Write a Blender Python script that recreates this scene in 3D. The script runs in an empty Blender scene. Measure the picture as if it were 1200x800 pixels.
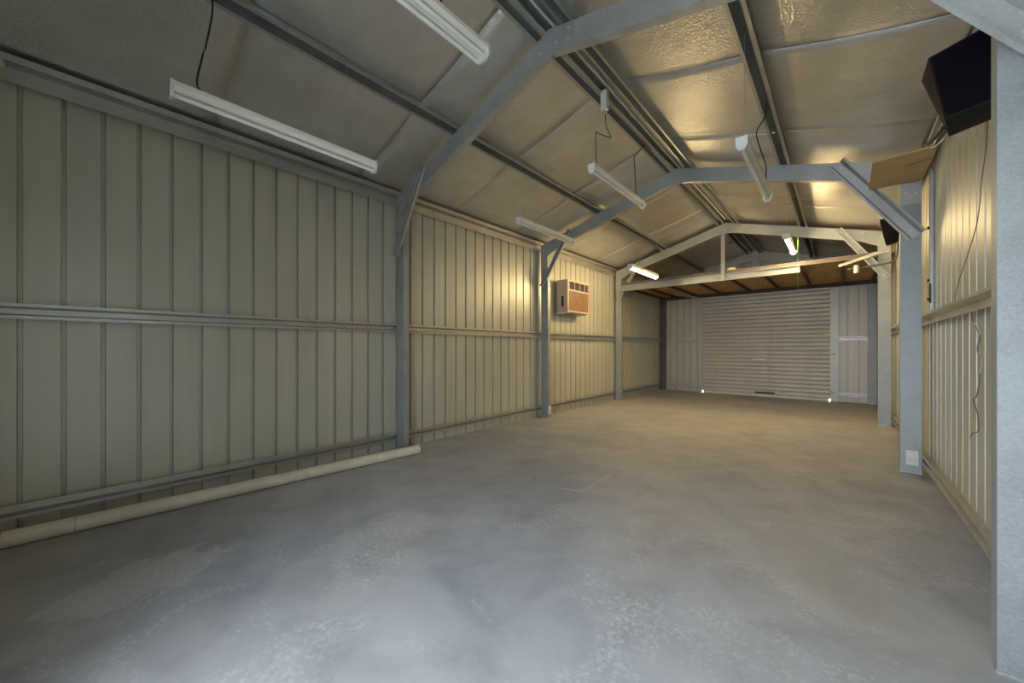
import bpy, bmesh, math, random
from mathutils import Vector, Matrix, noise
random.seed(7)
SC = bpy.context.scene
COL = SC.collection
V = Vector

# ---------------------------------------------------------------- camera, world, light, exposure
W = 4.83            # inner width of the shed
YF, YB = -0.60, 11.70   # front (door behind the camera) and back wall
cam_d = bpy.data.cameras.new('camera'); cam = bpy.data.objects.new('camera', cam_d); COL.objects.link(cam)
cam.location = (4.166, 0.0, 1.25); cam.rotation_euler = (math.radians(90), 0, math.radians(41.4))
cam_d.sensor_width = 36.0; cam_d.lens = 437.1 / 1200 * 36.0
cam_d.shift_y = (408.3 - 400) / 1200; cam_d.clip_start = 0.02
SC.camera = cam

SC.view_settings.view_transform = 'Standard'; SC.view_settings.look = 'None'
SC.view_settings.gamma = 1.0; SC.view_settings.use_curve_mapping = False
SC.view_settings.exposure = 0.24

world = bpy.data.worlds.new('daylight'); SC.world = world; world.use_nodes = True
wn = world.node_tree.nodes; bg = wn['Background']
bg.inputs[0].default_value = (0.80, 0.90, 1.0, 1); bg.inputs[1].default_value = 11.0
# daylight portal in the open roller-door opening behind the camera
DX0, DX1, DZ1 = 2.62, 4.10, 2.55
pd = bpy.data.lights.new('doorway_portal', 'AREA'); pd.shape = 'RECTANGLE'; pd.size = DX1 - DX0; pd.size_y = DZ1
pd.cycles.is_portal = True
po = bpy.data.objects.new('doorway_portal', pd); COL.objects.link(po)
po.location = ((DX0 + DX1) / 2, YF - 0.02, DZ1 / 2); po.rotation_euler = (math.radians(90), 0, 0)
LAMP_COL = (1.0, 0.74, 0.36); LAMP_STR = 190.0

# ---------------------------------------------------------------- materials
def newmat(name, col=(.5, .5, .5), rough=.5, metal=0.0, spec=.5):
    m = bpy.data.materials.new(name); m.use_nodes = True
    b = m.node_tree.nodes['Principled BSDF']
    b.inputs['Base Color'].default_value = (*col, 1); b.inputs['Roughness'].default_value = rough
    b.inputs['Metallic'].default_value = metal; b.inputs['Specular IOR Level'].default_value = spec
    return m, m.node_tree.nodes, m.node_tree.links, b
def ramp(ns, stops):
    r = ns.new('ShaderNodeValToRGB'); e = r.color_ramp.elements
    e[0].position, e[0].color = stops[0][0], (*stops[0][1], 1); e[1].position, e[1].color = stops[-1][0], (*stops[-1][1], 1)
    for p, c in stops[1:-1]:
        k = e.new(p); k.color = (*c, 1)
    return r
def texco(ns, ls, scale=(1, 1, 1), which='Object', rot=(0, 0, 0)):
    t = ns.new('ShaderNodeTexCoord'); mp = ns.new('ShaderNodeMapping'); mp.inputs['Scale'].default_value = scale
    mp.inputs['Rotation'].default_value = rot
    ls.new(t.outputs[which], mp.inputs[0]); return mp
def tex(ns, ls, kind, src, **kw):
    n = ns.new(kind)
    for k, v in kw.items(): n.inputs[k].default_value = v
    ls.new(src.outputs[0], n.inputs['Vector']); return n
def bump(ns, ls, b, h, strength, dist=.01):
    bp = ns.new('ShaderNodeBump'); bp.inputs['Strength'].default_value = strength; bp.inputs['Distance'].default_value = dist
    ls.new(h, bp.inputs['Height']); ls.new(bp.outputs[0], b.inputs['Normal'])

def galv(name, lo, hi, rough=.42, metal=.6, scale=26):
    m, ns, ls, b = newmat(name, lo, rough, metal)
    mp = texco(ns, ls)
    v = tex(ns, ls, 'ShaderNodeTexVoronoi', mp, Scale=scale * 4.5)
    n = tex(ns, ls, 'ShaderNodeTexNoise', mp, Scale=5.0, Detail=5)
    mx = ns.new('ShaderNodeMath'); mx.operation = 'MULTIPLY_ADD'; mx.inputs[1].default_value = .35
    sep = ns.new('ShaderNodeSeparateColor'); ls.new(v.outputs['Color'], sep.inputs[0]); ls.new(sep.outputs[0], mx.inputs[0])
    ls.new(n.outputs['Fac'], mx.inputs[2])
    r = ramp(ns, [(.35, lo), (.95, hi)]); ls.new(mx.outputs[0], r.inputs[0]); ls.new(r.outputs[0], b.inputs['Base Color'])
    rr = ns.new('ShaderNodeMapRange'); rr.inputs[3].default_value = rough - .07; rr.inputs[4].default_value = rough + .1
    ls.new(mx.outputs[0], rr.inputs[0]); ls.new(rr.outputs[0], b.inputs['Roughness'])
    return m
M = {}
M['galv'] = galv('galvanised_steel', (.42, .44, .435), (.55, .575, .565))
M['galv_post'] = galv('galvanised_post_steel', (.30, .325, .335), (.41, .44, .45), .46, .5)
M['galv_purlin'] = galv('galvanised_purlin_steel', (.38, .40, .40), (.50, .52, .51), .36, .8)
M['galv_girt'] = galv('galvanised_girt_steel', (.46, .46, .45), (.62, .61, .59), .36, .8)

def cladding(name, a, c, rough=.36, metal=.25):
    m, ns, ls, b = newmat(name, a, rough, metal)
    mp = texco(ns, ls, (9, 9, .5)); n = tex(ns, ls, 'ShaderNodeTexNoise', mp, Scale=1.0, Detail=6)
    mp2 = texco(ns, ls, (.9, .9, .9)); n2 = tex(ns, ls, 'ShaderNodeTexNoise', mp2, Scale=1.4, Detail=4)
    mx = ns.new('ShaderNodeMix'); mx.inputs[0].default_value = .5
    ls.new(n.outputs['Fac'], mx.inputs[2]); ls.new(n2.outputs['Fac'], mx.inputs[3])
    r = ramp(ns, [(.3, a), (.7, c)]); ls.new(mx.outputs[0], r.inputs[0]); ls.new(r.outputs[0], b.inputs['Base Color'])
    rr = ns.new('ShaderNodeMapRange'); rr.inputs[3].default_value = rough - .06; rr.inputs[4].default_value = rough + .1
    ls.new(n2.outputs['Fac'], rr.inputs[0]); ls.new(rr.outputs[0], b.inputs['Roughness'])
    bump(ns, ls, b, n.outputs['Fac'], .3, .005)
    return m
M['clad'] = cladding('wall_sheeting', (.50, .495, .42), (.60, .59, .50))
M['clad_back'] = cladding('end_wall_sheeting', (.52, .50, .47), (.62, .60, .56), .4, .25)
M['door'] = cladding('roller_door_steel', (.57, .555, .55), (.67, .655, .64), .42, .2)

m, ns, ls, b = newmat('roof_foil', (.60, .58, .52), .37, .72)
mp = texco(ns, ls, (1, 1, 1)); n = tex(ns, ls, 'ShaderNodeTexNoise', mp, Scale=3.0, Detail=6, Roughness=.6)
r = ramp(ns, [(.3, (.62, .605, .57)), (.7, (.76, .745, .71))]); ls.new(n.outputs['Fac'], r.inputs[0]); ls.new(r.outputs[0], b.inputs['Base Color'])
mpa = texco(ns, ls, (1, 1, 1), rot=(0, 0, .6)); w1 = tex(ns, ls, 'ShaderNodeTexVoronoi', mpa, Scale=58.0)
n3 = tex(ns, ls, 'ShaderNodeTexNoise', mp, Scale=11.0, Detail=4, Roughness=.55)
ma = ns.new('ShaderNodeMath'); ma.operation = 'MULTIPLY_ADD'; ma.inputs[1].default_value = .42
ls.new(w1.outputs['Distance'], ma.inputs[0]); ls.new(n3.outputs['Fac'], ma.inputs[2])
bump(ns, ls, b, ma.outputs[0], .55, .012)
M['foil'] = m

m, ns, ls, b = newmat('concrete', (.3, .3, .3), .6, 0)
mp = texco(ns, ls)
big = tex(ns, ls, 'ShaderNodeTexNoise', mp, Scale=.55, Detail=4, Roughness=.5)
mid = tex(ns, ls, 'ShaderNodeTexNoise', mp, Scale=2.6, Detail=8, Roughness=.62, Distortion=.4)
fine = tex(ns, ls, 'ShaderNodeTexNoise', mp, Scale=38, Detail=6, Roughness=.7)
blue = ramp(ns, [(.35, (.33, .345, .38)), (.52, (.40, .40, .41)), (.68, (.43, .415, .39))]); ls.new(big.outputs['Fac'], blue.inputs[0])
dk = ramp(ns, [(.32, (.78, .78, .80)), (.55, (1, 1, 1)), (.75, (1.12, 1.12, 1.1))]); ls.new(mid.outputs['Fac'], dk.inputs[0])
mul = ns.new('ShaderNodeMix'); mul.data_type = 'RGBA'; mul.blend_type = 'MULTIPLY'; mul.inputs[0].default_value = 1
ls.new(blue.outputs[0], mul.inputs[6]); ls.new(dk.outputs[0], mul.inputs[7])
# pale scuffs / efflorescence
mps = texco(ns, ls, (1, 1, 1), rot=(0, 0, .5)); sc = tex(ns, ls, 'ShaderNodeTexNoise', mps, Scale=1.5, Detail=10, Roughness=.72, Distortion=.9)
sr = ramp(ns, [(.50, (0, 0, 0)), (.62, (1, 1, 1))]); ls.new(sc.outputs['Fac'], sr.inputs[0])
fr = ramp(ns, [(.46, (0, 0, 0)), (.62, (1, 1, 1))]); ls.new(fine.outputs['Fac'], fr.inputs[0])
sm = ns.new('ShaderNodeMath'); sm.operation = 'MULTIPLY'; ls.new(sr.outputs[0], sm.inputs[0]); ls.new(fr.outputs[0], sm.inputs[1])
# the one large blotchy efflorescence patch on the slab near the pipe
sx = ns.new('ShaderNodeTexCoord'); mpp = ns.new('ShaderNodeMapping'); mpp.vector_type = 'TEXTURE'
mpp.inputs['Location'].default_value = (1.32, .22, 0); mpp.inputs['Rotation'].default_value = (0, 0, math.radians(100)); mpp.inputs['Scale'].default_value = (.42, .25, 1)
ls.new(sx.outputs['Object'], mpp.inputs[0])
ln = ns.new('ShaderNodeVectorMath'); ln.operation = 'LENGTH'; ls.new(mpp.outputs[0], ln.inputs[0])
n5 = tex(ns, ls, 'ShaderNodeTexNoise', mp, Scale=7, Detail=8, Roughness=.65)
ad = ns.new('ShaderNodeMath'); ad.operation = 'MULTIPLY_ADD'; ad.inputs[1].default_value = 1.6; ls.new(n5.outputs['Fac'], ad.inputs[0]); ls.new(ln.outputs['Value'], ad.inputs[2])
pr = ramp(ns, [(0, (0, 0, 0)), (.5, (1, 1, 1))])
pm = ns.new('ShaderNodeMapRange'); pm.inputs[1].default_value = 1.75; pm.inputs[2].default_value = 1.60; pm.inputs[3].default_value = 0; pm.inputs[4].default_value = .8
ls.new(ad.outputs[0], pm.inputs[0])
pmf = ns.new('ShaderNodeMath'); pmf.operation = 'MULTIPLY'; fr2 = ramp(ns, [(.36, (.25, .25, .25)), (.56, (1, 1, 1))]); ls.new(fine.outputs['Fac'], fr2.inputs[0]); ls.new(pm.outputs[0], pmf.inputs[0]); ls.new(fr2.outputs[0], pmf.inputs[1])
mxx = ns.new('ShaderNodeMath'); mxx.operation = 'MAXIMUM'; ls.new(sm.outputs[0], mxx.inputs[0]); ls.new(pmf.outputs[0], mxx.inputs[1])
mf = ns.new('ShaderNodeMath'); mf.operation = 'MULTIPLY'; mf.inputs[1].default_value = .55; ls.new(mxx.outputs[0], mf.inputs[0])
m2 = ns.new('ShaderNodeMix'); m2.data_type = 'RGBA'; ls.new(mf.outputs[0], m2.inputs[0]); ls.new(mul.outputs[2], m2.inputs[6]); m2.inputs[7].default_value = (.66, .67, .66, 1)
ls.new(m2.outputs[2], b.inputs['Base Color'])
rr = ns.new('ShaderNodeMapRange'); rr.inputs[3].default_value = .42; rr.inputs[4].default_value = .68; ls.new(mid.outputs['Fac'], rr.inputs[0]); ls.new(rr.outputs[0], b.inputs['Roughness'])
bump(ns, ls, b, fine.outputs['Fac'], .12, .004)
M['concrete'] = m

def wood(name, a, c, sc=(2, 14, 14), rough=.65):
    m, ns, ls, b = newmat(name, a, rough)
    mp = texco(ns, ls, sc); n = tex(ns, ls, 'ShaderNodeTexNoise', mp, Scale=1.6, Detail=7, Distortion=.7)
    r = ramp(ns, [(.32, a), (.68, c)]); ls.new(n.outputs['Fac'], r.inputs[0]); ls.new(r.outputs[0], b.inputs['Base Color'])
    return m
M['ply'] = wood('mezzanine_plywood', (.42, .24, .075), (.56, .35, .13), (6, 1.2, 4))
M['board'] = wood('raw_particle_board', (.44, .31, .14), (.54, .39, .19), (4, 9, 9))
M['grain'] = wood('woodgrain_panel', (.13, .07, .035), (.23, .13, .065), (12, 14, 3), .45)
M['bearer'] = newmat('purple_grey_bearer', (.13, .105, .105), .6)[0]
M['joist'] = newmat('brown_red_joist', (.075, .035, .025), .6)[0]
M['enamel'] = newmat('white_enamel', (.80, .78, .70), .35)[0]
M['tube_off'] = newmat('unlit_tube_glass', (.85, .84, .80), .18)[0]
M['plastic'] = newmat('white_plastic', (.74, .74, .70), .4)[0]
M['pvc'] = wood('cream_pvc', (.62, .57, .46), (.74, .69, .58), (3, 3, 3), .42)
M['conduit'] = newmat('pale_conduit', (.62, .61, .56), .45)[0]
M['black'] = newmat('black_cabinet', (.004, .003, .006), .9, 0, .15)[0]
M['black_side'] = newmat('black_cabinet_side', (.012, .010, .009), .8, 0, .25)[0]
M['cord'] = newmat('black_cord', (.015, .014, .013), .6)[0]
M['red'] = newmat('red_wire', (.16, .05, .05), .5)[0]
M['orange'] = newmat('orange_plastic', (.62, .17, .03), .5)[0]
M['green'] = newmat('green_string', (.18, .55, .12), .6)[0]
M['beige'] = newmat('beige_casing', (.60, .47, .36), .5)[0]
M['dark'] = newmat('dark_grille', (.03, .02, .016), .5)[0]
M['yellow'] = newmat('pale_yellow_plastic', (.62, .56, .30), .5)[0]
M['steel'] = newmat('bright_zinc', (.7, .7, .68), .3, .8)[0]
M['chalk'] = newmat('pale_paint', (.50, .50, .48), .8)[0]
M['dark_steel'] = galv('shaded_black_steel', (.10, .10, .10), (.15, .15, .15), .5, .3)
m, ns, ls, b = newmat('lit_tube', (1, 1, 1), .3)
b.inputs['Emission Color'].default_value = (*LAMP_COL, 1); b.inputs['Emission Strength'].default_value = LAMP_STR
M['lit'] = m

# ---------------------------------------------------------------- mesh helpers
def link(name, bm, mat, parent=None, smooth=False, struct=False):
    bmesh.ops.recalc_face_normals(bm, faces=bm.faces)
    me = bpy.data.meshes.new(name); bm.to_mesh(me); bm.free()
    if mat is not None: me.materials.append(M[mat])
    if smooth:
        for p in me.polygons: p.use_smooth = True
    o = bpy.data.objects.new(name, me); COL.objects.link(o)
    if parent is not None:
        o.parent = parent; o.matrix_parent_inverse = Matrix.Translation(-parent_loc(parent))
    if struct: o['kind'] = 'structure'
    return o
def linkparts(name, bm, mat, parent, smooth=False):
    """link every loose piece of bm as an object of its own"""
    bm.verts.index_update(); bm.verts.ensure_lookup_table(); seen = set(); out = []
    for v0 in bm.verts:
        if v0.index in seen: continue
        st = [v0]; comp = []; seen.add(v0.index)
        while st:
            v = st.pop(); comp.append(v)
            for e in v.link_edges:
                o = e.other_vert(v)
                if o.index not in seen: seen.add(o.index); st.append(o)
        nb = bmesh.new(); mp = {v: nb.verts.new(v.co) for v in comp}
        for f in {f for v in comp for f in v.link_faces}: nb.faces.new([mp[v] for v in f.verts])
        out.append(link(name, nb, mat, parent, smooth))
    bm.free(); return out
def parent_loc(p):
    return p.location.copy() if p.type == 'EMPTY' else V((0, 0, 0))   # part meshes are built in world coordinates
def empty(name, loc=(0, 0, 0)):
    o = bpy.data.objects.new(name, None); COL.objects.link(o); o.location = loc; o.empty_display_size = .1; return o
def thing(name, label, cat, loc=(0, 0, 0), group=None):
    o = empty(name, loc); return tag(o, label, cat, group)
def tag(o, label, cat, group=None):
    o['label'] = label; o['category'] = cat
    if group: o['group'] = group
    return o
def struct(name, loc=(0, 0, 0)):
    o = empty(name, loc); o['kind'] = 'structure'; return o
def box(bm, x0, x1, y0, y1, z0, z1):
    vs = [bm.verts.new((x, y, z)) for x in (x0, x1) for y in (y0, y1) for z in (z0, z1)]
    for f in ((0, 1, 3, 2), (4, 6, 7, 5), (0, 4, 5, 1), (2, 3, 7, 6), (0, 2, 6, 4), (1, 5, 7, 3)):
        bm.faces.new([vs[i] for i in f])
def bevelled(bm, w=.003, seg=2):
    bmesh.ops.recalc_face_normals(bm, faces=bm.faces)
    bmesh.ops.bevel(bm, geom=list(bm.edges), offset=w, segments=seg, affect='EDGES', profile=.5)
def sweep(bm, prof, p0, p1, u, w, caps=True):
    """closed 2-D profile [(a,b)] carried on axes u,w from p0 to p1"""
    p0, p1, u, w = V(p0), V(p1), V(u), V(w)
    A = [bm.verts.new(p0 + u * a + w * c) for a, c in prof]; B = [bm.verts.new(p1 + u * a + w * c) for a, c in prof]
    n = len(prof)
    for i in range(n): bm.faces.new((A[i], A[(i + 1) % n], B[(i + 1) % n], B[i]))
    if caps:
        bm.faces.new(A); bm.faces.new(B[::-1])
def cprof(D, b, l=.015, t=.0025):
    return [(0, 0), (D, 0), (D, b), (D - l, b), (D - l, b - t), (D - t, b - t), (D - t, t), (t, t), (t, b - t), (l, b - t), (l, b), (0, b)]
def csec(bm, p0, p1, u, w, D, b, l=.015, t=.0025): sweep(bm, cprof(D, b, l, t), p0, p1, u, w)
def tophat(bm, p0, p1, u, w, H, d, br, crown, t=.0022):
    """top-hat section: crown at w=0, brims at w=d, open towards +w"""
    c0, c1 = (H - crown) / 2, (H + crown) / 2
    sweep(bm, [(0, d), (br, d), (c0, 0), (c1, 0), (H - br, d), (H, d), (H, d + t), (H - br - t, d + t), (c1 - t, t), (c0 + t, t), (br + t, d + t), (0, d + t)], p0, p1, u, w)
def cyl(bm, p0, p1, r, n=14, r2=None):
    p0, p1 = V(p0), V(p1); d = (p1 - p0).normalized(); a = d.orthogonal().normalized(); c = d.cross(a); r2 = r if r2 is None else r2
    A = [bm.verts.new(p0 + (a * math.cos(k * 2 * math.pi / n) + c * math.sin(k * 2 * math.pi / n)) * r) for k in range(n)]
    B = [bm.verts.new(p1 + (a * math.cos(k * 2 * math.pi / n) + c * math.sin(k * 2 * math.pi / n)) * r2) for k in range(n)]
    for i in range(n): bm.faces.new((A[i], A[(i + 1) % n], B[(i + 1) % n], B[i]))
    bm.faces.new(A); bm.faces.new(B[::-1])
def tube(bm, pts, r, n=7, sub=5):
    pts = [V(p) for p in pts]
    P = []
    for i in range(len(pts) - 1):   # catmull-rom
        a = pts[max(i - 1, 0)]; b_ = pts[i]; c = pts[i + 1]; d = pts[min(i + 2, len(pts) - 1)]
        for s in range(sub):
            t = s / sub
            P.append(.5 * ((2 * b_) + (c - a) * t + (2 * a - 5 * b_ + 4 * c - d) * t * t + (3 * b_ - a - 3 * c + d) * t ** 3))
    P.append(pts[-1])
    rings = []; ref = None
    for i, p in enumerate(P):
        d = (P[min(i + 1, len(P) - 1)] - P[max(i - 1, 0)]).normalized()
        if ref is None: ref = d.orthogonal().normalized()
        ref = (ref - d * ref.dot(d)).normalized(); c = d.cross(ref)
        rings.append([bm.verts.new(p + (ref * math.cos(k * 2 * math.pi / n) + c * math.sin(k * 2 * math.pi / n)) * r) for k in range(n)])
    for A, B in zip(rings, rings[1:]):
        for i in range(n): bm.faces.new((A[i], A[(i + 1) % n], B[(i + 1) % n], B[i]))
    bm.faces.new(rings[0]); bm.faces.new(rings[-1][::-1])
def slab(bm, poly, n, t):
    """polygon (3-D points) thickened along n by t"""
    n = V(n).normalized() * t
    A = [bm.verts.new(V(p)) for p in poly]; B = [bm.verts.new(V(p) + n) for p in poly]; k = len(poly)
    bm.faces.new(A); bm.faces.new(B[::-1])
    for i in range(k): bm.faces.new((A[i], A[(i + 1) % k], B[(i + 1) % k], B[i]))
NB = bmesh.new

# ---------------------------------------------------------------- roof geometry
XR = 2.43                       # ridge
Z0 = 3.10                       # rafter top at the wall line
SL, SR = .28, .28 * XR / (W - XR)
def rtop(x): return Z0 + (SL * x if x < XR else SR * (W - x))
PD = .10                        # purlin depth; foil lies above

# ---------------------------------------------------------------- floor and yard
bm = NB(); box(bm, -.15, W + .15, YF - .1, YB + .15, -.15, 0)
floor = link('floor', bm, 'concrete', struct=True)
bm = NB()
slab(bm, [(2.26, 2.80, .0005), (2.27, 2.775, .0005), (2.475, 2.845, .0005), (2.47, 2.87, .0005)], (0, 0, 1), .0012)
slab(bm, [(2.455, 2.84, .0005), (2.478, 2.84, .0005), (2.462, 3.42, .0005), (2.440, 3.42, .0005)], (0, 0, 1), .0012)
link('paint_mark', bm, 'chalk', floor)
bm = NB(); box(bm, -9, 14, YF - 12, YF - .12, -.25, -.02)
m_, ns_, ls_, b_ = newmat('yard_concrete', (.5, .5, .48), .9); M['yard'] = m_
mp_ = texco(ns_, ls_); n_ = tex(ns_, ls_, 'ShaderNodeTexNoise', mp_, Scale=30, Detail=5); r_ = ramp(ns_, [(.3, (.44, .435, .42)), (.7, (.56, .555, .54))]); ls_.new(n_.outputs[0], r_.inputs[0]); ls_.new(r_.outputs[0], b_.inputs[0])
link('ground', bm, 'yard', struct=True)

# ---------------------------------------------------------------- wall cladding: ribbed sheets
PITCH = .1905
def rib_profile(s0, n):
    """(s, depth) points; ribs recede behind the pan (seen from inside)"""
    P = [(s0, 0)]
    for k in range(n):
        c = s0 + k * PITCH + PITCH / 2
        for a, d in ((-.0135, 0), (-.010, -.030), (.010, -.030), (.0135, 0)): P.append((c + a, d))
    P.append((s0 + n * PITCH, 0)); return P
def sheet(parent, org, sdir, ndir, s0, n, zb, zt, mat, proud=0.0, smin=None, smax=None):
    P = rib_profile(s0, n)
    if smin is not None or smax is not None:
        lo = smin if smin is not None else -1e9; hi = smax if smax is not None else 1e9
        Q = [p for p in P if lo < p[0] < hi]
        if P[0][0] < lo: Q = [(lo, 0)] + Q
        if P[-1][0] > hi: Q = Q + [(hi, 0)]
        P = Q
    if len(P) < 2: return
    bm = NB(); org, sd, nd = V(org), V(sdir), V(ndir); ring = []
    for off in (0, -.0012):
        ring.append([[bm.verts.new(org + sd * s + nd * (d + off + proud) + V((0, 0, z))) for z in ((zb(s) if callable(zb) else zb), (zt(s) if callable(zt) else zt))] for s, d in P])
    F, B = ring
    for i in range(len(P) - 1):
        bm.faces.new((F[i][0], F[i + 1][0], F[i + 1][1], F[i][1])); bm.faces.new((B[i][0], B[i][1], B[i + 1][1], B[i + 1][0]))
        bm.faces.new((F[i][1], F[i + 1][1], B[i + 1][1], B[i][1])); bm.faces.new((F[i][0], B[i][0], B[i + 1][0], F[i + 1][0]))
    bm.faces.new((F[0][0], F[0][1], B[0][1], B[0][0])); bm.faces.new((F[-1][0], B[-1][0], B[-1][1], F[-1][1]))
    return link('cladding_sheet', bm, mat, parent)

wl = struct('wall_left'); wr = struct('wall_right'); wb = struct('wall_back'); wf = struct('wall_front')
y = -.62; k = 0
while y < YB:
    n = min(4, math.ceil((YB - y) / PITCH))
    sheet(wl, (0, 0, 0), (0, 1, 0), (1, 0, 0), y + .025, n, 0.002, 3.22, 'clad', .0015 * (k % 2), smax=YB)
    sheet(wr, (W, 0, 0), (0, 1, 0), (-1, 0, 0), y - .04, n, 0.002, 3.22, 'clad', .0015 * (k % 2), smax=YB)
    y += n * PITCH; k += 1
# girts along both side walls
def girt(parent, x, sgn, z0, D, y0, y1, b=.060, l=.019):
    bm = NB(); tophat(bm, (x, y0, z0), (x, y1, z0), (0, 0, 1), (sgn, 0, 0), D, b, l, (D - 2 * l) * .62); link('girt', bm, 'galv_girt', parent)
FR = [(2.51, 2.315), (5.46, 5.46), (8.47, 8.47)]
bays = [YF + .03, 2.51, 5.46, 8.47, YB - .02]
for a, c in zip(bays, bays[1:]):
    girt(wl, .002, 1, 1.448, .104, a, c); girt(wl, .002, 1, .122, .092, a, c)
    girt(wl, .002, 1, 3.005, .185, a, c, .056, .045)
    girt(wr, W - .002, -1, 1.475, .112, a, c); girt(wr, W - .002, -1, .115, .095, a, c)
    girt(wr, W - .002, -1, 3.005, .185, a, c, .056, .045)
for w_, x0, x1 in ((wl, -.06, -.032), (wr, W + .032, W + .06)):
    bm = NB(); box(bm, x0, x1, YF - .05, YB + .06, -.04, 3.24); link('added_leak_panel', bm, 'clad_back', w_)  # unseen panels added outside the sheeting to block daylight leaks
# back wall, gable sheets
def roofz(s): return rtop(s) + PD
DBL, DBR, DTOP = 1.13, 3.98, 2.86
YW = YB
x = 0
for k in range(7):
    n = 4; s0 = k * 4 * PITCH; s1 = s0 + n * PITCH
    if s0 > W: break
    if s0 < DBL: sheet(wb, (0, YW, 0), (1, 0, 0), (0, -1, 0), s0, n, .002, roofz, 'clad_back', .0012 * (k % 2), 0.0, DBL)
    if s1 > DBL and s0 < DBR: sheet(wb, (0, YW, 0), (1, 0, 0), (0, -1, 0), s0, n, DTOP, roofz, 'clad_back', .0012 * (k % 2), DBL, DBR)
    if s1 > DBR: sheet(wb, (0, YW, 0), (1, 0, 0), (0, -1, 0), s0, n, .002, roofz, 'clad_back', .0012 * (k % 2), DBR, W)
for z0 in (1.43, .13):
    for a, c in ((.14, 1.06), (4.13, W - .12)):
        bm = NB(); tophat(bm, (a, YW - .003, z0), (c, YW - .003, z0), (0, 0, 1), (0, -1, 0), .10, .05, .019, .04); link('girt', bm, 'galv_girt', wb)
bm = NB(); box(bm, -.06, DBL - .06, YB + .032, YB + .06, -.04, 3.3); box(bm, DBR + .06, W + .06, YB + .032, YB + .06, -.04, 3.3)
slab(bm, [(-.06, YB + .062, 2.7), (W + .06, YB + .062, 2.7), (W + .06, YB + .062, rtop(W) + PD + .06), (XR, YB + .062, rtop(XR) + PD + .06), (-.06, YB + .062, rtop(0) + PD + .06)], (0, 1, 0), .02); linkparts('added_leak_panel', bm, 'clad_back', wb)  # added behind the end wall to keep light out at ribs and gable
# front wall behind the camera, with the open doorway
for k in range(7):
    n = 4; s0 = k * 4 * PITCH; s1 = s0 + n * PITCH
    if s0 < DX0: sheet(wf, (0, YF, 0), (1, 0, 0), (0, 1, 0), s0, n, .002, roofz, 'clad', 0, 0.0, DX0)
    if s1 > DX0 and s0 < DX1: sheet(wf, (0, YF, 0), (1, 0, 0), (0, 1, 0), s0, n, DZ1, roofz, 'clad', 0, DX0, DX1)
    if s1 > DX1: sheet(wf, (0, YF, 0), (1, 0, 0), (0, 1, 0), s0, n, .002, roofz, 'clad', 0, DX1, W)
for xx in (DX0 - .08, DX1):
    bm = NB(); csec(bm, (xx, YF + .004, .002), (xx, YF + .004, DZ1 + .1), (1, 0, 0), (0, 1, 0), .08, .06); link('door_jamb', bm, 'galv', wf)

bm = NB(); box(bm, DX1 + .06, DX1 + .10, YF - .95, YF - .07, 0, DZ1); link('added_light_blocker', bm, 'dark_steel', wf)  # unseen panel added to cut grazing daylight; dark to limit its bounce
bm = NB(); box(bm, -.06, DX0 - .05, YF - .062, YF - .035, -.04, 2.75); link('added_leak_panel', bm, 'clad_back', wf)
bm = NB(); box(bm, DX1 + .05, W + .06, YF - .062, YF - .035, -.04, 2.75); link('added_leak_panel', bm, 'clad_back', wf)
bm = NB(); slab(bm, [(-.06, YF - .035, DZ1 + .02), (W + .06, YF - .035, DZ1 + .02), (W + .06, YF - .035, rtop(W) + PD + .06), (XR, YF - .035, rtop(XR) + PD + .07), (-.06, YF - .035, rtop(0) + PD + .06)], (0, -1, 0), .02); link('added_leak_panel', bm, 'clad_back', wf)  # front panels added so no light seeps in past the sheet edges
# ---------------------------------------------------------------- ceiling: foil sheets, purlins, bridging rods
ce = struct('ceiling')
def foil(side, y0, y1, k):
    bm = NB(); nx, ny = 26, 12
    purl = [0.0, 1.2, XR - .02] if side == 'L' else [XR + .02, W - 1.15, W]
    g = []
    for i in range(nx + 1):
        t = i / nx; x = (XR * t) if side == 'L' else (XR + (W - XR) * t)
        row = []
        for j in range(ny + 1):
            yy = y0 + (y1 - y0) * j / ny
            sg = 0
            for a, c in zip(purl, purl[1:]):
                if a <= x <= c: sg = math.sin(math.pi * (x - a) / (c - a))
            q = (j / ny)
            billow = .5 + .5 * noise.noise(V((x * .8, yy * 1.1, 3.1 * (side == 'L'))))
            sagy = math.sin(math.pi * q) ** .8
            dz = -sg * (.012 + .022 * billow + .018 * sagy) + .004 * noise.noise(V((x * 5, yy * 5, 1)))
            row.append(bm.verts.new((x, yy, rtop(x) + PD + .006 + dz + .004 * (k % 2))))
        g.append(row)
    for i in range(nx):
        for j in range(ny): bm.faces.new((g[i][j], g[i + 1][j], g[i + 1][j + 1], g[i][j + 1]))
    ret = bmesh.ops.extrude_face_region(bm, geom=list(bm.faces)); vs = [e for e in ret['geom'] if isinstance(e, bmesh.types.BMVert)]
    bmesh.ops.translate(bm, verts=vs, vec=(0, 0, .002))
    return link('foil_sheet', bm, 'foil', ce, smooth=True)
ys = [YF - .1] + [.70 + 1.35 * i for i in range(9)][:8] + [YB + .05]
ys = [YF - .1, .70, 2.05, 3.40, 4.75, 6.10, 7.45, 8.80, 10.15, YB + .05]
for k, (a, c) in enumerate(zip(ys, ys[1:])):
    foil('L', a, c + .03 if c < YB else c, k); foil('R', a - .0, c + .03 if c < YB else c, k + 1)
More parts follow.
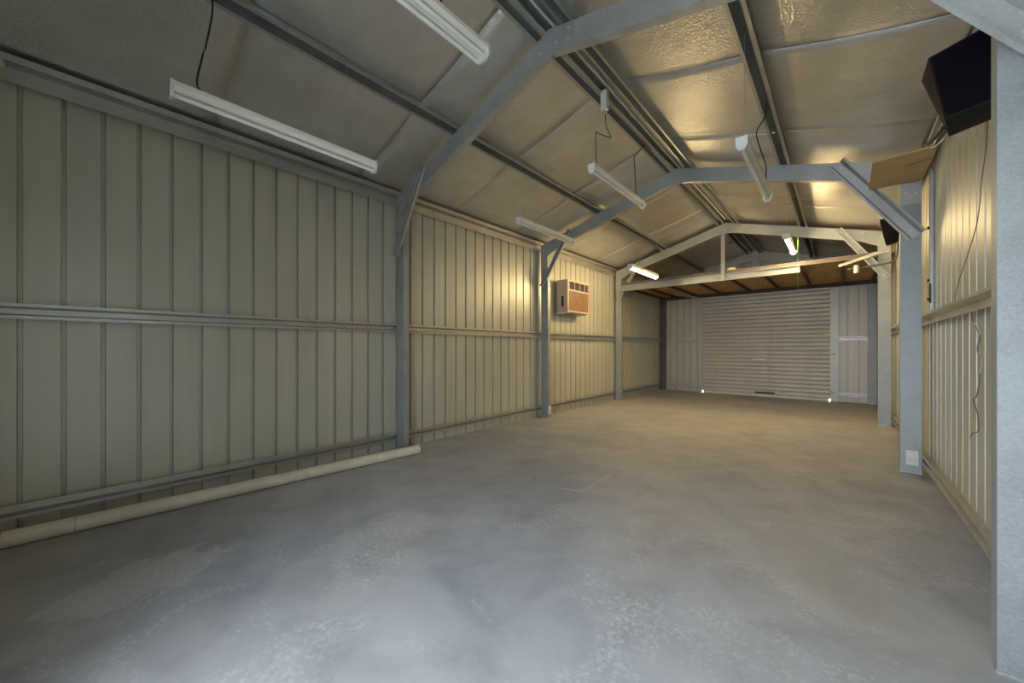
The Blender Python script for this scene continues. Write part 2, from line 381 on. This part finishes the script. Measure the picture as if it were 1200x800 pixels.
# outer roof skin above the foil keeps daylight out
bm = NB()
slab(bm, [(-.1, YF - .15, Z0 + PD + .01), (XR, YF - .15, rtop(XR) + PD + .05), (XR, YB + .1, rtop(XR) + PD + .05), (-.1, YB + .1, Z0 + PD + .01)], (0, 0, 1), .02)
slab(bm, [(W + .1, YF - .15, Z0 + PD + .01), (XR, YF - .15, rtop(XR) + PD + .05), (XR, YB + .1, rtop(XR) + PD + .05), (W + .1, YB + .1, Z0 + PD + .01)], (0, 0, 1), .02)
link('roof_sheeting', bm, 'clad_back', ce)
nL = V((-SL, 0, 1)).normalized(); tL = V((1, 0, SL)).normalized()
nR = V((SR, 0, 1)).normalized(); tR = V((-1, 0, SR)).normalized()
def purlin(x, side, H=.125):
    n, t = (nL, tL) if side == 'L' else (nR, tR)
    for a, c in zip(bays, bays[1:]):
        bm = NB(); o_ = V((x, 0, rtop(x))) + n * (PD - .004) - t * H / 2; tophat(bm, o_ + V((0, a, 0)), o_ + V((0, c, 0)), t, -n, H, PD - .007, .024, .045); link('purlin', bm, 'galv_purlin', ce)
purlin(1.235, 'L'); purlin(XR - .085, 'L', .12)
purlin(W - 1.17, 'R'); purlin(XR + .17, 'R', .12)
bm = NB(); box(bm, XR - .06, XR + .13, YF, YB, rtop(XR) + .060, rtop(XR) + .064); link('ridge_strip', bm, 'galv_purlin', ce)
for side, yy in (('L', 4.66), ('L', 7.72), ('R', 4.66), ('R', 6.78)):
    a, c = ((1.22, XR - .15) if side == 'L' else (XR + .2, W - 1.17))
    bm = NB(); cyl(bm, (a, yy, rtop(a) + .035), (c, yy, rtop(c) + .035), .007, 8); link('bridging_rod', bm, 'galv_girt', ce)

# ---------------------------------------------------------------- portal frames
DPOST, BF, RD = .15, .075, .185
def frame(label, yl, yr, brace=True, hidden_left=False, y_end=False):
    ya = (yl + yr) / 2
    t = thing('portal_frame', label, 'frame', (W / 2, ya, 0), 'galvanised portal frames')
    def Y(x, d=0): return yl + (yr - yl) * x / W + d
    g = .062
    # posts: web faces the camera side
    for xo, sg in ((g, 1), (W - g, -1)):
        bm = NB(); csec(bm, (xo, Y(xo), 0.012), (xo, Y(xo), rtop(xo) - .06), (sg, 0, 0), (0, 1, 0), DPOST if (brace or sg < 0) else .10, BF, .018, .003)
        p = link('post', bm, 'dark_steel' if (not brace and sg > 0) else 'galv_post', t)  # left end-wall post gets a dark colour standing in for corner shade
        bm = NB(); box(bm, min(xo - sg * .004, xo + sg * (DPOST + .004)), max(xo - sg * .004, xo + sg * (DPOST + .004)), Y(xo) - .004, Y(xo) + BF + .006, 0, .012)
        link('base_plate', bm, 'galv', p)
        bm = NB(); cyl(bm, (xo + sg * .075, Y(xo) - .001, .03), (xo + sg * .075, Y(xo) - .012, .03), .011, 6)
        link('base_bolt', bm, 'steel', p)
    # rafters
    for x0, x1, s in ((g, XR - .004, SL), (W - g, XR + .004, SR)):
        p0 = V((x0, Y(x0), rtop(x0))); p1 = V((x1, Y(x1), rtop(x1)))
        bm = NB(); prof = cprof(RD, BF, .018, .003); sweep(bm, prof, p0, p1, (0, 0, -1), (0, 1, 0)); link('rafter', bm, 'galv', t)
    # apex and knee plates
    def bolts(pts, par):
        bm = NB()
        for x, z in pts: cyl(bm, (x, Y(x, -.004), z), (x, Y(x, -.014), z), .011, 6)
        linkparts('bolt', bm, 'steel', par)
    bm = NB()
    pl = [(XR - .24, rtop(XR - .24) - .006), (XR, rtop(XR) - .004), (XR + .24, rtop(XR + .24) - .006), (XR + .24, rtop(XR + .24) - RD + .006), (XR + .10, rtop(XR + .1) - RD - .012), (XR - .10, rtop(XR - .1) - RD - .012), (XR - .24, rtop(XR - .24) - RD + .006)]
    slab(bm, [(x, Y(x, -.001), z) for x, z in pl], (0, -1, 0), .004); ap = link('apex_plate', bm, 'galv', t)
    bolts([(XR + a, rtop(XR + a) - c) for a in (-.19, -.08, .08, .19) for c in (.045, .135)], ap)
    for sg, xo in ((1, g), (-1, W - g)):
        pts = [(0, 0), (.42, 0), (.42, -1), (DPOST, -2), (DPOST, -3), (0, -3)]
        P = []
        for a, c in pts:
            x = xo + sg * a
            z = {0: rtop(x) - .006, -1: rtop(x) - RD + .006, -2: rtop(x) - RD - .06, -3: rtop(xo) - .42}[c]
            P.append((x, Y(x, -.001), z))
        bm = NB(); slab(bm, P, (0, -1, 0), .004); kp = link('knee_plate', bm, 'galv', t)
        bolts([(xo + sg * a, rtop(xo + sg * a) - c) for a, c in ((.04, .09), (.11, .09), (.33, .05), (.33, .135), (.04, .33), (.11, .33))], kp)
    if brace:
        for sg, xo in ((1, 0), (-1, W)):
            x0, z0, x1, z1 = xo + sg * .70, rtop(xo + sg * .70) - .02, xo + sg * .10, 2.37
            ax = (V((x1, 0, z1)) - V((x0, 0, z0))).normalized(); u = ax.cross(V((0, 1, 0)))
            if u.x * sg < 0: u = -u
            D = .070 if sg > 0 else (.135 if ya < 8 else .085)
            p0 = V((x0, Y(x0, -.007), z0)) - u * D / 2; p1 = V((x1, Y(x1, -.007), z1)) - u * D / 2
            bm = NB()
            tophat(bm, p0 - u * .008, p1 - u * .008, u, (0, -1, 0), D + .016, .045, .018, D * .55)
            bc = link('brace', bm, 'galv', t)
            bm = NB()
            for q in (.06, .93):
                c = p0.lerp(p1, q) + u * D / 2
                cyl(bm, c + V((0, -.002, 0)), c + V((0, -.014, 0)), .012, 6)
            linkparts('bolt', bm, 'steel', bc)
    return t
frame('nearest galvanised portal frame, its right post cut by the picture edge', *FR[0])
frame('second galvanised portal frame, with the wooden board beside its right knee', *FR[1])
frame('third galvanised portal frame, carrying the front edge of the loft', *FR[2])
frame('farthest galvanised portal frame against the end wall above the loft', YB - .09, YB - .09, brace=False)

# ---------------------------------------------------------------- roller door in the end wall
d1 = struct('door_1', ((DBL + DBR) / 2, YB - .05, 0))
yc = YB - .075
def corr(z): return .0
bm = NB(); pts = []
p_ = .104; z = .055; k = 0
while z < DTOP:
    for a, d in ((0, 0), (.010, .010), (.026, .019), (.052, .022), (.078, .019), (.094, .010)):
        pts.append((z + a, -d))
    z += p_
A = []
for zz, d in pts:
    A.append([bm.verts.new((x, yc + d, zz)) for x in (DBL - .03, DBR + .02)])
for a, c in zip(A, A[1:]): bm.faces.new((a[0], a[1], c[1], c[0]))
ret = bmesh.ops.extrude_face_region(bm, geom=list(bm.faces)); bmesh.ops.translate(bm, verts=[e for e in ret['geom'] if isinstance(e, bmesh.types.BMVert)], vec=(0, .0015, 0))
curt = link('door_curtain', bm, 'door', d1, smooth=False)
bm = NB(); box(bm, DBL + .09, DBR - .03, yc - .022, yc + .004, .002, .058); link('bottom_rail', bm, 'plastic', d1)
bm = NB(); box(bm, 2.47, 2.90, yc - .045, yc - .016, .085, .125); bevelled(bm, .006)
o = link('lift_handle', bm, 'dark', d1); o['label'] = 'black lift handle'
bm = NB(); box(bm, 2.42, 2.71, yc - .030, yc - .012, .955, .985); bevelled(bm, .005); cyl(bm, (2.565, yc - .05, .97), (2.565, yc - .012, .97), .022, 12)
link('centre_lock', bm, 'steel', d1)
for x0, dirx in ((DBL - .05, 1), (DBR + .15, -1)):
    bm = NB()
    D = .11 if dirx > 0 else .15
    csec(bm, (x0, YB - .10, 0.004), (x0, YB - .10, 2.80), (dirx, 0, 0), (0, 1, 0), D, .08, .018, .003)
    j = link('door_guide', bm, 'galv', d1)
    if dirx < 0:
        bm = NB(); box(bm, DBR + .05, DBR + .075, YB - .108, YB - .10, 1.10, 1.14); link('latch_hole', bm, 'dark', j)
        bm = NB(); tube(bm, [(DBR - .01, yc - .03, .10), (DBR - .01, yc - .05, .20), (DBR + .03, yc - .05, .25), (DBR + .05, yc - .03, .18)], .007); link('latch_hook', bm, 'galv', j)
bm = NB(); box(bm, DBL - .05, DBR + .15, YB - .10, YB - .02, 2.80, 2.90); link('door_head', bm, 'galv', d1)
# corner trims of the end wall, the left one coloured dark to imitate shade
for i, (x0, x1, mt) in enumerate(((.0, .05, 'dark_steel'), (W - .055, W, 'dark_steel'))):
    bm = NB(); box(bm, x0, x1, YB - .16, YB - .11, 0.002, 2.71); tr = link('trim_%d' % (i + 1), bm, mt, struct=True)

# ---------------------------------------------------------------- loft (mezzanine) over the far bay
YM0 = 8.40
lo = thing('storage_loft', 'storage loft of brown plywood on dark joists above the roller door', 'loft', (W / 2, (YM0 + YB) / 2, 2.6))
bm = NB(); csec(bm, (.22, YM0, 2.605), (3.62, YM0, 2.605), (0, 0, 1), (0, -1, 0), .135, .055, .014, .003); link('edge_channel', bm, 'galv_post', lo)
bm = NB(); box(bm, .225, W - .225, YM0 + .004, YM0 + .05, 2.728, 2.808); link('edge_bearer', bm, 'bearer', lo)
for x in (.14, .52, 1.07, 1.70, 2.37, 2.98, 3.61, 4.20, 4.70):
    bm = NB(); box(bm, x - .022, x + .022, (YM0 + .05 if .3 < x < 4.5 else 8.60), YB - .16, 2.73, 2.79); link('joist', bm, 'joist', lo)
bm = NB(); box(bm, .02, W - .02, YB - .16, YB - .115, 2.70, 2.79); link('ledger', bm, 'joist', lo)
xs = [.01, 1.225, 2.43, 3.64, W - .01]; yy = [8.60, 10.8, YB - .19]
bm = NB(); box(bm, .225, W - .225, YM0 + .052, 8.598, 2.791, 2.806); link('plywood_sheet', bm, 'ply', lo)
for a, c in zip(xs, xs[1:]):
    for e, f in zip(yy, yy[1:]):
        if e == yy[0]: ex = e
        bm = NB(); box(bm, a + .002, c - .002, e + .002, f - .002, 2.791, 2.806); link('plywood_sheet', bm, 'ply', lo)
# hanger from the third frame apex
bm = NB(); csec(bm, (2.37, YM0 - .025, 2.60), (2.37, YM0 - .025, 3.62), (1, 0, 0), (0, -1, 0), .062, .03, .01, .003); hg = link('hanger_post', bm, 'galv_girt', lo)
# little corner knee straps under the loft at the door guides
for a, c in (((1.10, 2.62), (.72, 2.80)), ((3.62, 2.60), (3.80, 2.30))):
    pass
bm = NB(); csec(bm, (1.12, YB - .20, 2.66), (.62, YB - .75, 2.78), (0, 0, 1), V((-.74, .67, 0)), .05, .03, .008); link('strap', bm, 'galv', lo)
bm = NB(); csec(bm, (3.56, YM0 + .01, 2.62), (3.72, YM0 + .9, 2.74), (0, 0, 1), (1, 0, 0), .05, .02, .006, .003); link('strap', bm, 'galv_girt', lo)
# things lying on the loft
bm = NB()
for k_ in range(3):
    pts = [(2.90 + .16 * math.cos(a * math.pi / 6 + k_), 9.0 + .11 * math.sin(a * math.pi / 6 + k_), 2.822 + .018 * k_ + .004 * math.sin(a)) for a in range(13)]
    tube(bm, pts, .013, 6, 2)
tag(link('coiled_cord', bm, 'orange', smooth=True), 'orange coiled cord lying on the loft near its front edge', 'cord')
bm = NB(); box(bm, 2.46, 2.60, 8.46, 8.54, 2.8065, 2.86); bevelled(bm, .006)
tag(link('small_carton', bm, 'yellow'), 'small yellowish box on the loft edge beside the hanger post', 'box')

# ---------------------------------------------------------------- fluorescent battens
def batten(label, x, y0, z, L=1.22, lit=False, twin=False, wires=(), cord=None, wcol='steel'):
    t = thing('batten_light', label, 'light', (x, y0 + L / 2, z), 'hanging fluorescent battens')
    wd = .062 if twin else (.046 if lit else .034)
    zt = z + .085
    bm = NB()
    prof = [(-wd, .085), (wd, .085), (wd, .060), (wd * .62, .035), (-wd * .62, .035), (-wd, .060)]
    sweep(bm, prof, (x, y0, z), (x, y0 + L, z), (1, 0, 0), (0, 0, 1)); link('housing', bm, 'enamel', t)
    for k_, ye in enumerate((y0, y0 + L)):
        bm = NB(); sg = 1 if k_ == 0 else -1
        ya, yb = sorted((ye - sg * .004, ye + sg * .014))
        pr = [(-wd - .003, .088), (wd + .003, .088), (wd + .003, .03), (wd * .55, -.004), (-wd * .55, -.004), (-wd - .003, .03)]
        sweep(bm, pr, (x, ya, z), (x, yb, z), (1, 0, 0), (0, 0, 1)); link('end_cap', bm, 'plastic', t)
    for dx in ((-.034, .034) if twin else (0,)):
        bm = NB(); cyl(bm, (x + dx, y0 + .016, z + .016), (x + dx, y0 + L - .016, z + .016), .019 if lit else .0135, 14)
        tb = link('tube', bm, 'lit' if lit else 'tube_off', t, smooth=False)
        if lit: tb['label'] = 'glowing fluorescent tube'
    for yw in wires:
        xt = x; ztop = rtop(x) + .085
        bm = NB(); cyl(bm, (x, yw, zt), (xt, yw, ztop), .0015, 5); link('hanger_wire', bm, wcol, t)
    if cord:
        bm = NB(); tube(bm, cord, .005, 6, 6); o = link('cord', bm, 'cord', t, smooth=True); o['label'] = 'black supply cord'
    return t
batten('unlit twin batten hanging at the top edge, nearest the camera', 2.40, .49, 3.13, twin=True, wires=(1.3,),
       cord=[(2.46, 1.32, 3.22), (2.50, 1.36, 3.30), (2.47, 1.40, 3.45), (2.40, 1.42, 3.74)])
batten('long unlit batten hanging close to the near left wall sheeting', 1.35, .30, 2.66, wires=(.45, 1.30),
       cord=[(1.35, .46, 2.745), (1.33, .42, 2.80), (1.32, .44, 2.95), (1.30, .47, 3.10), (1.27, .50, 3.30), (1.22, .51, 3.44)])
batten('unlit batten below the white junction box on the ridge', 2.40, 3.14, 2.91, wires=(3.20,),
       cord=[(2.40, 4.16, 2.995), (2.40, 4.15, 3.10), (2.40, 4.12, 3.35), (2.36, 4.22, 3.50), (2.42, 4.36, 3.66)])
batten('unlit batten above the left wall, just before the second frame', 1.19, 3.50, 2.78, wires=(3.60, 4.55))
batten('unlit batten hanging under the right purlin, before the second frame', 3.65, 2.99, 2.63, wires=(3.10,),
       cord=[(3.65, 4.07, 2.71), (3.655, 4.08, 2.90), (3.62, 4.06, 3.05), (3.60, 3.95, 3.18), (3.66, 3.96, 3.30), (3.67, 3.98, 3.43)])
batten('lit glowing batten hanging above the left wall near the wall air conditioner', 1.42, 6.21, 2.63, lit=True, wires=(6.45, 7.3))
batten('lit glowing batten hanging on the right side before the third frame', 3.53, 7.09, 2.93, lit=True, wires=(7.2, 8.2))

# conduit and junction box along the ridge
c = thing('ridge_conduit', 'pale electrical conduit running along the ridge between two purlins', 'conduit', (2.45, 3.5, 3.66))
bm = NB(); cyl(bm, (2.47, .1, 3.806), (2.46, 2.4, 3.806), .011, 8); link('conduit_pipe', bm, 'conduit', c)
bm = NB(); cyl(bm, (2.46, 2.402, 3.806), (2.45, 8.3, 3.806), .011, 8); link('conduit_pipe', bm, 'conduit', c)
bm = NB(); cyl(bm, (2.50, 3.8, 3.806), (2.50, 8.3, 3.806), .009, 8); link('conduit_pipe', bm, 'conduit', c)
bm = NB(); cyl(bm, (2.456, 3.90, 3.806), (2.456, 3.97, 3.806), .019, 10); cyl(bm, (2.453, 6.2, 3.806), (2.453, 6.3, 3.806), .022, 10); linkparts('conduit_coupling', bm, 'yellow', c)
jb = thing('junction_box', 'small white junction box under the ridge, its cord leading down', 'electrical box', (2.42, 3.37, 3.60))
bm = NB(); box(bm, 2.385, 2.45, 3.335, 3.40, 3.60, 3.79); bevelled(bm, .008); link('box_body', bm, 'plastic', jb)
bm = NB(); cyl(bm, (2.42, 3.37, 3.565), (2.42, 3.37, 3.60), .016, 12); link('cord_gland', bm, 'plastic', jb)
bm = NB(); tube(bm, [(2.42, 3.37, 3.57), (2.42, 3.40, 3.45), (2.44, 3.45, 3.36), (2.38, 3.34, 3.37), (2.38, 3.26, 3.34), (2.39, 3.24, 3.15), (2.40, 3.24, 3.0)], .004, 6, 5); link('cord', bm, 'cord', jb, smooth=True)
# light string hanging from right lamp
pc = tag(empty('pull_cord', (3.643, 7.6, 1.9)), 'thin green pull cord hanging beside the lit right batten', 'cord')
bm = NB(); cyl(bm, (3.643, 7.6, 1.95), (3.643, 7.6, 3.42), .0025, 6); link('string', bm, 'green', pc)
bm = NB(); cyl(bm, (3.643, 7.6, 1.90), (3.643, 7.6, 1.95), .010, 10, .006); link('toggle', bm, 'green', pc)

# ---------------------------------------------------------------- air conditioner in the left wall
ac = thing('wall_air_conditioner', 'boxy beige wall air conditioner with woodgrain front, on the left wall', 'air conditioner', (.14, 6.4, 1.95))
XA, ya0, ya1, za0, za1 = .285, 5.99, 6.78, 1.955, 2.57
bm = NB(); box(bm, .035, XA - .012, ya0, ya1, za0, za1); bevelled(bm, .008); link('casing', bm, 'beige', ac)
bm = NB()
for a in ((ya0, ya0 + .035, za0, za1), (ya1 - .02, ya1, za0, za1), (ya0 + .035, ya1 - .02, za1 - .035, za1), (ya0 + .035, ya1 - .02, za0, za0 + .02), (ya0 + .035, ya1 - .02, za1 - .21, za1 - .185)):
    box(bm, XA - .012, XA + .006, *a)
linkparts('frame_bar', bm, 'beige', ac)
bm = NB(); box(bm, XA - .011, XA + .001, ya0 + .036, ya1 - .021, za0 + .021, za1 - .211); link('woodgrain_panel', bm, 'grain', ac)
bm = NB(); box(bm, XA - .011, XA - .009, ya0 + .036, ya1 - .021, za1 - .184, za1 - .036)
gr = link('outlet_grille', bm, 'dark', ac)
for i in range(11):
    yv = ya0 + .06 + i * .064
    bm = NB(); box(bm, XA - .009, XA + .002, yv, yv + .010, za1 - .183, za1 - .037); link('vane', bm, 'joist' if i % 3 else 'beige', gr)
bm = NB(); box(bm, .15, .20, ya0 - .008, ya0, za0 + .10, za0 + .30); bevelled(bm, .003, 1); o = link('side_vent', bm, 'dark', ac)
bm = NB(); slab(bm, [(.01, ya0 + .02, za0 - .004), (.30, ya0 + .02, za0 - .004), (.30, ya0 + .02, za0 - .02), (.01, ya0 + .02, za0 - .045)], (0, 1, 0), .03)
slab(bm, [(.01, ya1 - .06, za0 - .004), (.30, ya1 - .06, za0 - .004), (.30, ya1 - .06, za0 - .02), (.01, ya1 - .06, za0 - .045)], (0, 1, 0), .03)
linkparts('shelf_bracket', bm, 'plastic', ac)
bm = NB(); tube(bm, [(.03, 5.80, 2.0), (.035, 5.78, 1.6), (.055, 5.60, 1.42), (.045, 5.50, .9), (.06, 5.42, .45), (.06, 5.40, .25)], .006, 6, 5); link('power_cord', bm, 'conduit', ac, smooth=True)

# ---------------------------------------------------------------- power points
def outlet(label, x0, x1, y0, y1, z0, z1, face):
    t = thing('power_point', label, 'outlet', ((x0 + x1) / 2, (y0 + y1) / 2, z0), 'white power points')
    bm = NB(); box(bm, x0, x1, y0, y1, z0, z1); bevelled(bm, .003); link('face_plate', bm, 'plastic', t)
    bm = NB()
    zc = (z0 + z1) / 2
    if face == 'y':
        for dx in (.25, .75): box(bm, x0 + (x1 - x0) * dx - .008, x0 + (x1 - x0) * dx + .008, y0 - .004, y0, zc + .015, zc + .035)
    else:
        for dx in (.25, .75): box(bm, x1, x1 + .004, y0 + (y1 - y0) * dx - .006, y0 + (y1 - y0) * dx + .006, zc + .015, zc + .035)
    linkparts('switch', bm, 'enamel', t)
    bm = NB()
    for dx in (.25, .75):
        for q in (-.008, .008):
            if face == 'y': box(bm, x0 + (x1 - x0) * dx + q - .001, x0 + (x1 - x0) * dx + q + .001, y0 - .001, y0 + .0005, zc - .035, zc - .02)
            else: box(bm, x1 - .0005, x1 + .001, y0 + (y1 - y0) * dx + q - .001, y0 + (y1 - y0) * dx + q + .001, zc - .035, zc - .02)
    linkparts('socket_slot', bm, 'dark', t)
outlet('white power point low on the second right post', 4.655, 4.745, 5.435, 5.459, .085, .235, 'y')
outlet('white power point low on the second left post', .213, .235, 5.468, 5.53, .07, .22, 'x')

# ---------------------------------------------------------------- pipe on the floor
pp = tag(empty('drain_pipe', (.3, 1.1, 0)), 'long cream plastic pipe lying on the floor along the left wall', 'pipe')
A_, B_ = V((.235, -.36, .052)), V((.385, 2.60, .052)); ax = (B_ - A_).normalized()
bm = NB()
n = 28; r0, r1 = .052, .047; a_ = ax.orthogonal().normalized(); c_ = ax.cross(a_)
rings = []
for P, r in ((A_, r1), (A_, r0), (B_, r0), (B_, r1), ):
    rings.append([bm.verts.new(P + (a_ * math.cos(k * 2 * math.pi / n) + c_ * math.sin(k * 2 * math.pi / n)) * r) for k in range(n)])
for q in range(4):
    R1, R2 = rings[q], rings[(q + 1) % 4]
    for i in range(n): bm.faces.new((R1[i], R1[(i + 1) % n], R2[(i + 1) % n], R2[i]))
link('pipe_barrel', bm, 'pvc', pp, smooth=False)
bm = NB(); cyl(bm, A_ + ax * .30, A_ + ax * .304, .0525, 28); o = link('joint_ring', bm, 'board', pp)
bm = NB(); cyl(bm, (.235, 1.80, .022), (.255, 2.46, .022), .022, 14); tag(link('offcut_pipe', bm, 'pvc'), 'short thin pipe offcut on the floor behind the long cream pipe', 'pipe')

# ---------------------------------------------------------------- loudspeakers, shelf board
def speaker(label, F, R, top=None):
    cx = sum((V(p) for p in F + R), V()) / 8
    t = thing('loudspeaker', label, 'speaker', cx, 'black loudspeakers')
    bm = NB(); f = [bm.verts.new(p) for p in F]; r = [bm.verts.new(p) for p in R]
    bm.faces.new(r[::-1]); bm.faces.new(f)
    for i in range(4): bm.faces.new((f[i], f[(i + 1) % 4], r[(i + 1) % 4], r[i]))
    link('cabinet', bm, 'black_side', t)
    c = sum((V(p) for p in F), V()) / 4; n_ = (V(F[1]) - V(F[0])).cross(V(F[3]) - V(F[0])).normalized()
    if n_.y > 0: n_ = -n_
    bm = NB(); slab(bm, [c + (V(p) - c) * .93 + n_ * .001 for p in F], n_, .006); link('front_grille', bm, 'black', t)
    return t
s1 = speaker('large black loudspeaker high on the right wall behind the nearest post',
        [(4.515, 2.95, 2.793), (4.79, 2.79, 2.80), (4.79, 2.83, 2.44), (4.572, 2.95, 2.444)],
        [(4.53, 3.31, 2.856), (4.79, 3.31, 2.86), (4.79, 3.31, 2.52), (4.63, 3.25, 2.46)])
bm = NB(); box(bm, 4.70, 4.73, 3.00, 3.05, 2.80, 3.02); link('hanging_bracket', bm, 'black_side', s1)
bm = NB(); tube(bm, [(4.60, 3.20, 2.50), (4.58, 3.42, 2.52), (4.57, 3.60, 2.58)], .010, 8); link('rear_arm', bm, 'cord', s1)
bm = NB(); tube(bm, [(4.64, 3.20, 2.50), (4.62, 3.45, 2.51), (4.60, 3.60, 2.55)], .005, 6); link('rear_arm', bm, 'steel', s1)
s2 = speaker('small black loudspeaker on the right wall beyond the second frame',
        [(4.585, 7.5, 3.10), (4.79, 7.42, 3.08), (4.79, 7.46, 2.74), (4.646, 7.5, 2.723)],
        [(4.60, 7.76, 3.10), (4.79, 7.80, 3.09), (4.79, 7.80, 2.80), (4.68, 7.78, 2.76)])
sb = tag(empty('shelf_board', (4.6, 5.0, 2.9)), 'bare brown board lying flat high up against the right wall', 'board')
bm = NB(); slab(bm, [(4.375, 4.60, 2.895), (4.755, 4.56, 2.895), (4.764, 4.72, 2.895), (4.760, 5.385, 2.895), (4.385, 5.36, 2.895)], (0, 0, 1), .016); link('board_sheet', bm, 'board', sb)
bm = NB(); slab(bm, [(4.60, 4.86, 2.8935), (4.755, 4.81, 2.8935), (4.755, 4.825, 2.8935), (4.60, 4.872, 2.8935)], (0, 0, 1), .0012); link('saw_mark', bm, 'joist', sb)

# bracket arm with conduit at the third right post
ba = thing('bracket_arm', 'grey steel channel arm reaching from the loft to the right wall', 'bracket', (4.5, 8.0, 2.6))
bm = NB(); csec(bm, (4.142, 8.10, 2.575), (4.70, 7.85, 2.70), V((-.2, 0, 1)).normalized(), (0, -1, 0), .04, .03, .01); link('channel', bm, 'galv', ba)
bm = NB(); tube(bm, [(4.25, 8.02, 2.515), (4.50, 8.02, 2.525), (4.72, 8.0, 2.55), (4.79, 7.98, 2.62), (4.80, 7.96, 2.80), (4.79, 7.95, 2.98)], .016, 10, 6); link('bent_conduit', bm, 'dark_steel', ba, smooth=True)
bm = NB(); cyl(bm, (4.35, 8.0, 2.44), (4.35, 8.0, 2.56), .03, 14); link('fitting', bm, 'plastic', ba)
bm = NB(); cyl(bm, (4.80, 7.94, 2.82), (4.80, 7.94, 2.96), .028, 12, .02); link('sensor_head', bm, 'yellow', ba)

# mounting strip with bolts beside the second right post
ms = thing('mounting_strip', 'narrow upright steel strip with bolts beside the second right post', 'strip', (4.80, 5.3, 1.7))
bm = NB(); box(bm, W - .03, W - .006, 5.27, 5.33, 1.60, 2.95); link('strip_plate', bm, 'galv', ms)
bm = NB()
for z in (1.72, 1.90, 2.4): cyl(bm, (W - .045, 5.30, z), (W - .03, 5.30, z), .014, 8)
linkparts('bolt', bm, 'dark', ms)
bm = NB(); tube(bm, [(W - .036, 5.22, 1.86), (W - .04, 5.20, 1.8), (W - .036, 5.22, 1.68)], .006, 6); link('cable', bm, 'cord', ms)

# loose wires on the right wall
lw = thing('loose_wire', 'thin dark red wire hanging down the right wall below the near speaker', 'wire', (4.8, 3.6, 1.0))
X = W - .022
def onwall(u, v):
    t = math.radians(41.4); f = V((-math.sin(t), math.cos(t), 0)); r = V((math.cos(t), math.sin(t), 0))
    d = f + r * (u - 600) / 437.1 - V((0, 0, 1)) * (v - 408.3) / 437.1
    k = (X - 4.166) / d.x; return (X, d.y * k, 1.25 + d.z * k)
WP = [(4.808, 3.462, 2.612), (4.808, 3.49, 2.45), (4.808, 3.60, 2.25), (4.808, 3.62, 2.17), (4.808, 3.70, 2.03), (4.808, 3.86, 1.92), (4.808, 3.96, 1.86), (4.808, 4.20, 1.72), (4.80, 4.25, 1.60)]
bm = NB(); tube(bm, WP, .0024, 6, 5); link('upper_wire', bm, 'red', lw, smooth=True)
WQ = [(4.775, 3.62, 1.49), (4.77, 3.60, 1.44), (4.80, 3.66, 1.38), (4.808, 3.62, 1.32), (4.808, 3.68, 1.25), (4.808, 3.63, 1.18), (4.808, 3.64, 1.05), (4.808, 3.70, .95), (4.808, 3.78, .92), (4.808, 3.68, .84), (4.808, 3.66, .74), (4.808, 3.80, .70), (4.808, 3.86, .66)]
bm = NB(); tube(bm, WQ, .0026, 6, 5); link('lower_wire', bm, 'red', lw, smooth=True)
bm = NB(); tube(bm, [(p[0], p[1] + .03 * math.sin(i * 2.2), p[2]) for i, p in enumerate(WQ[:8])], .0022, 6, 5); link('second_strand', bm, 'conduit', lw, smooth=True)

# pale rounded fitting at the left end of the eave
bm = NB(); bmesh.ops.create_uvsphere(bm, u_segments=16, v_segments=10, radius=.04, matrix=Matrix.Translation((.10, -.40, 3.09)) @ Matrix.Diagonal((.7, 1, 1, 1)))
tag(link('eave_fitting', bm, 'beige', smooth=True), 'small beige rounded fitting in the eave channel at the far left edge', 'fitting')
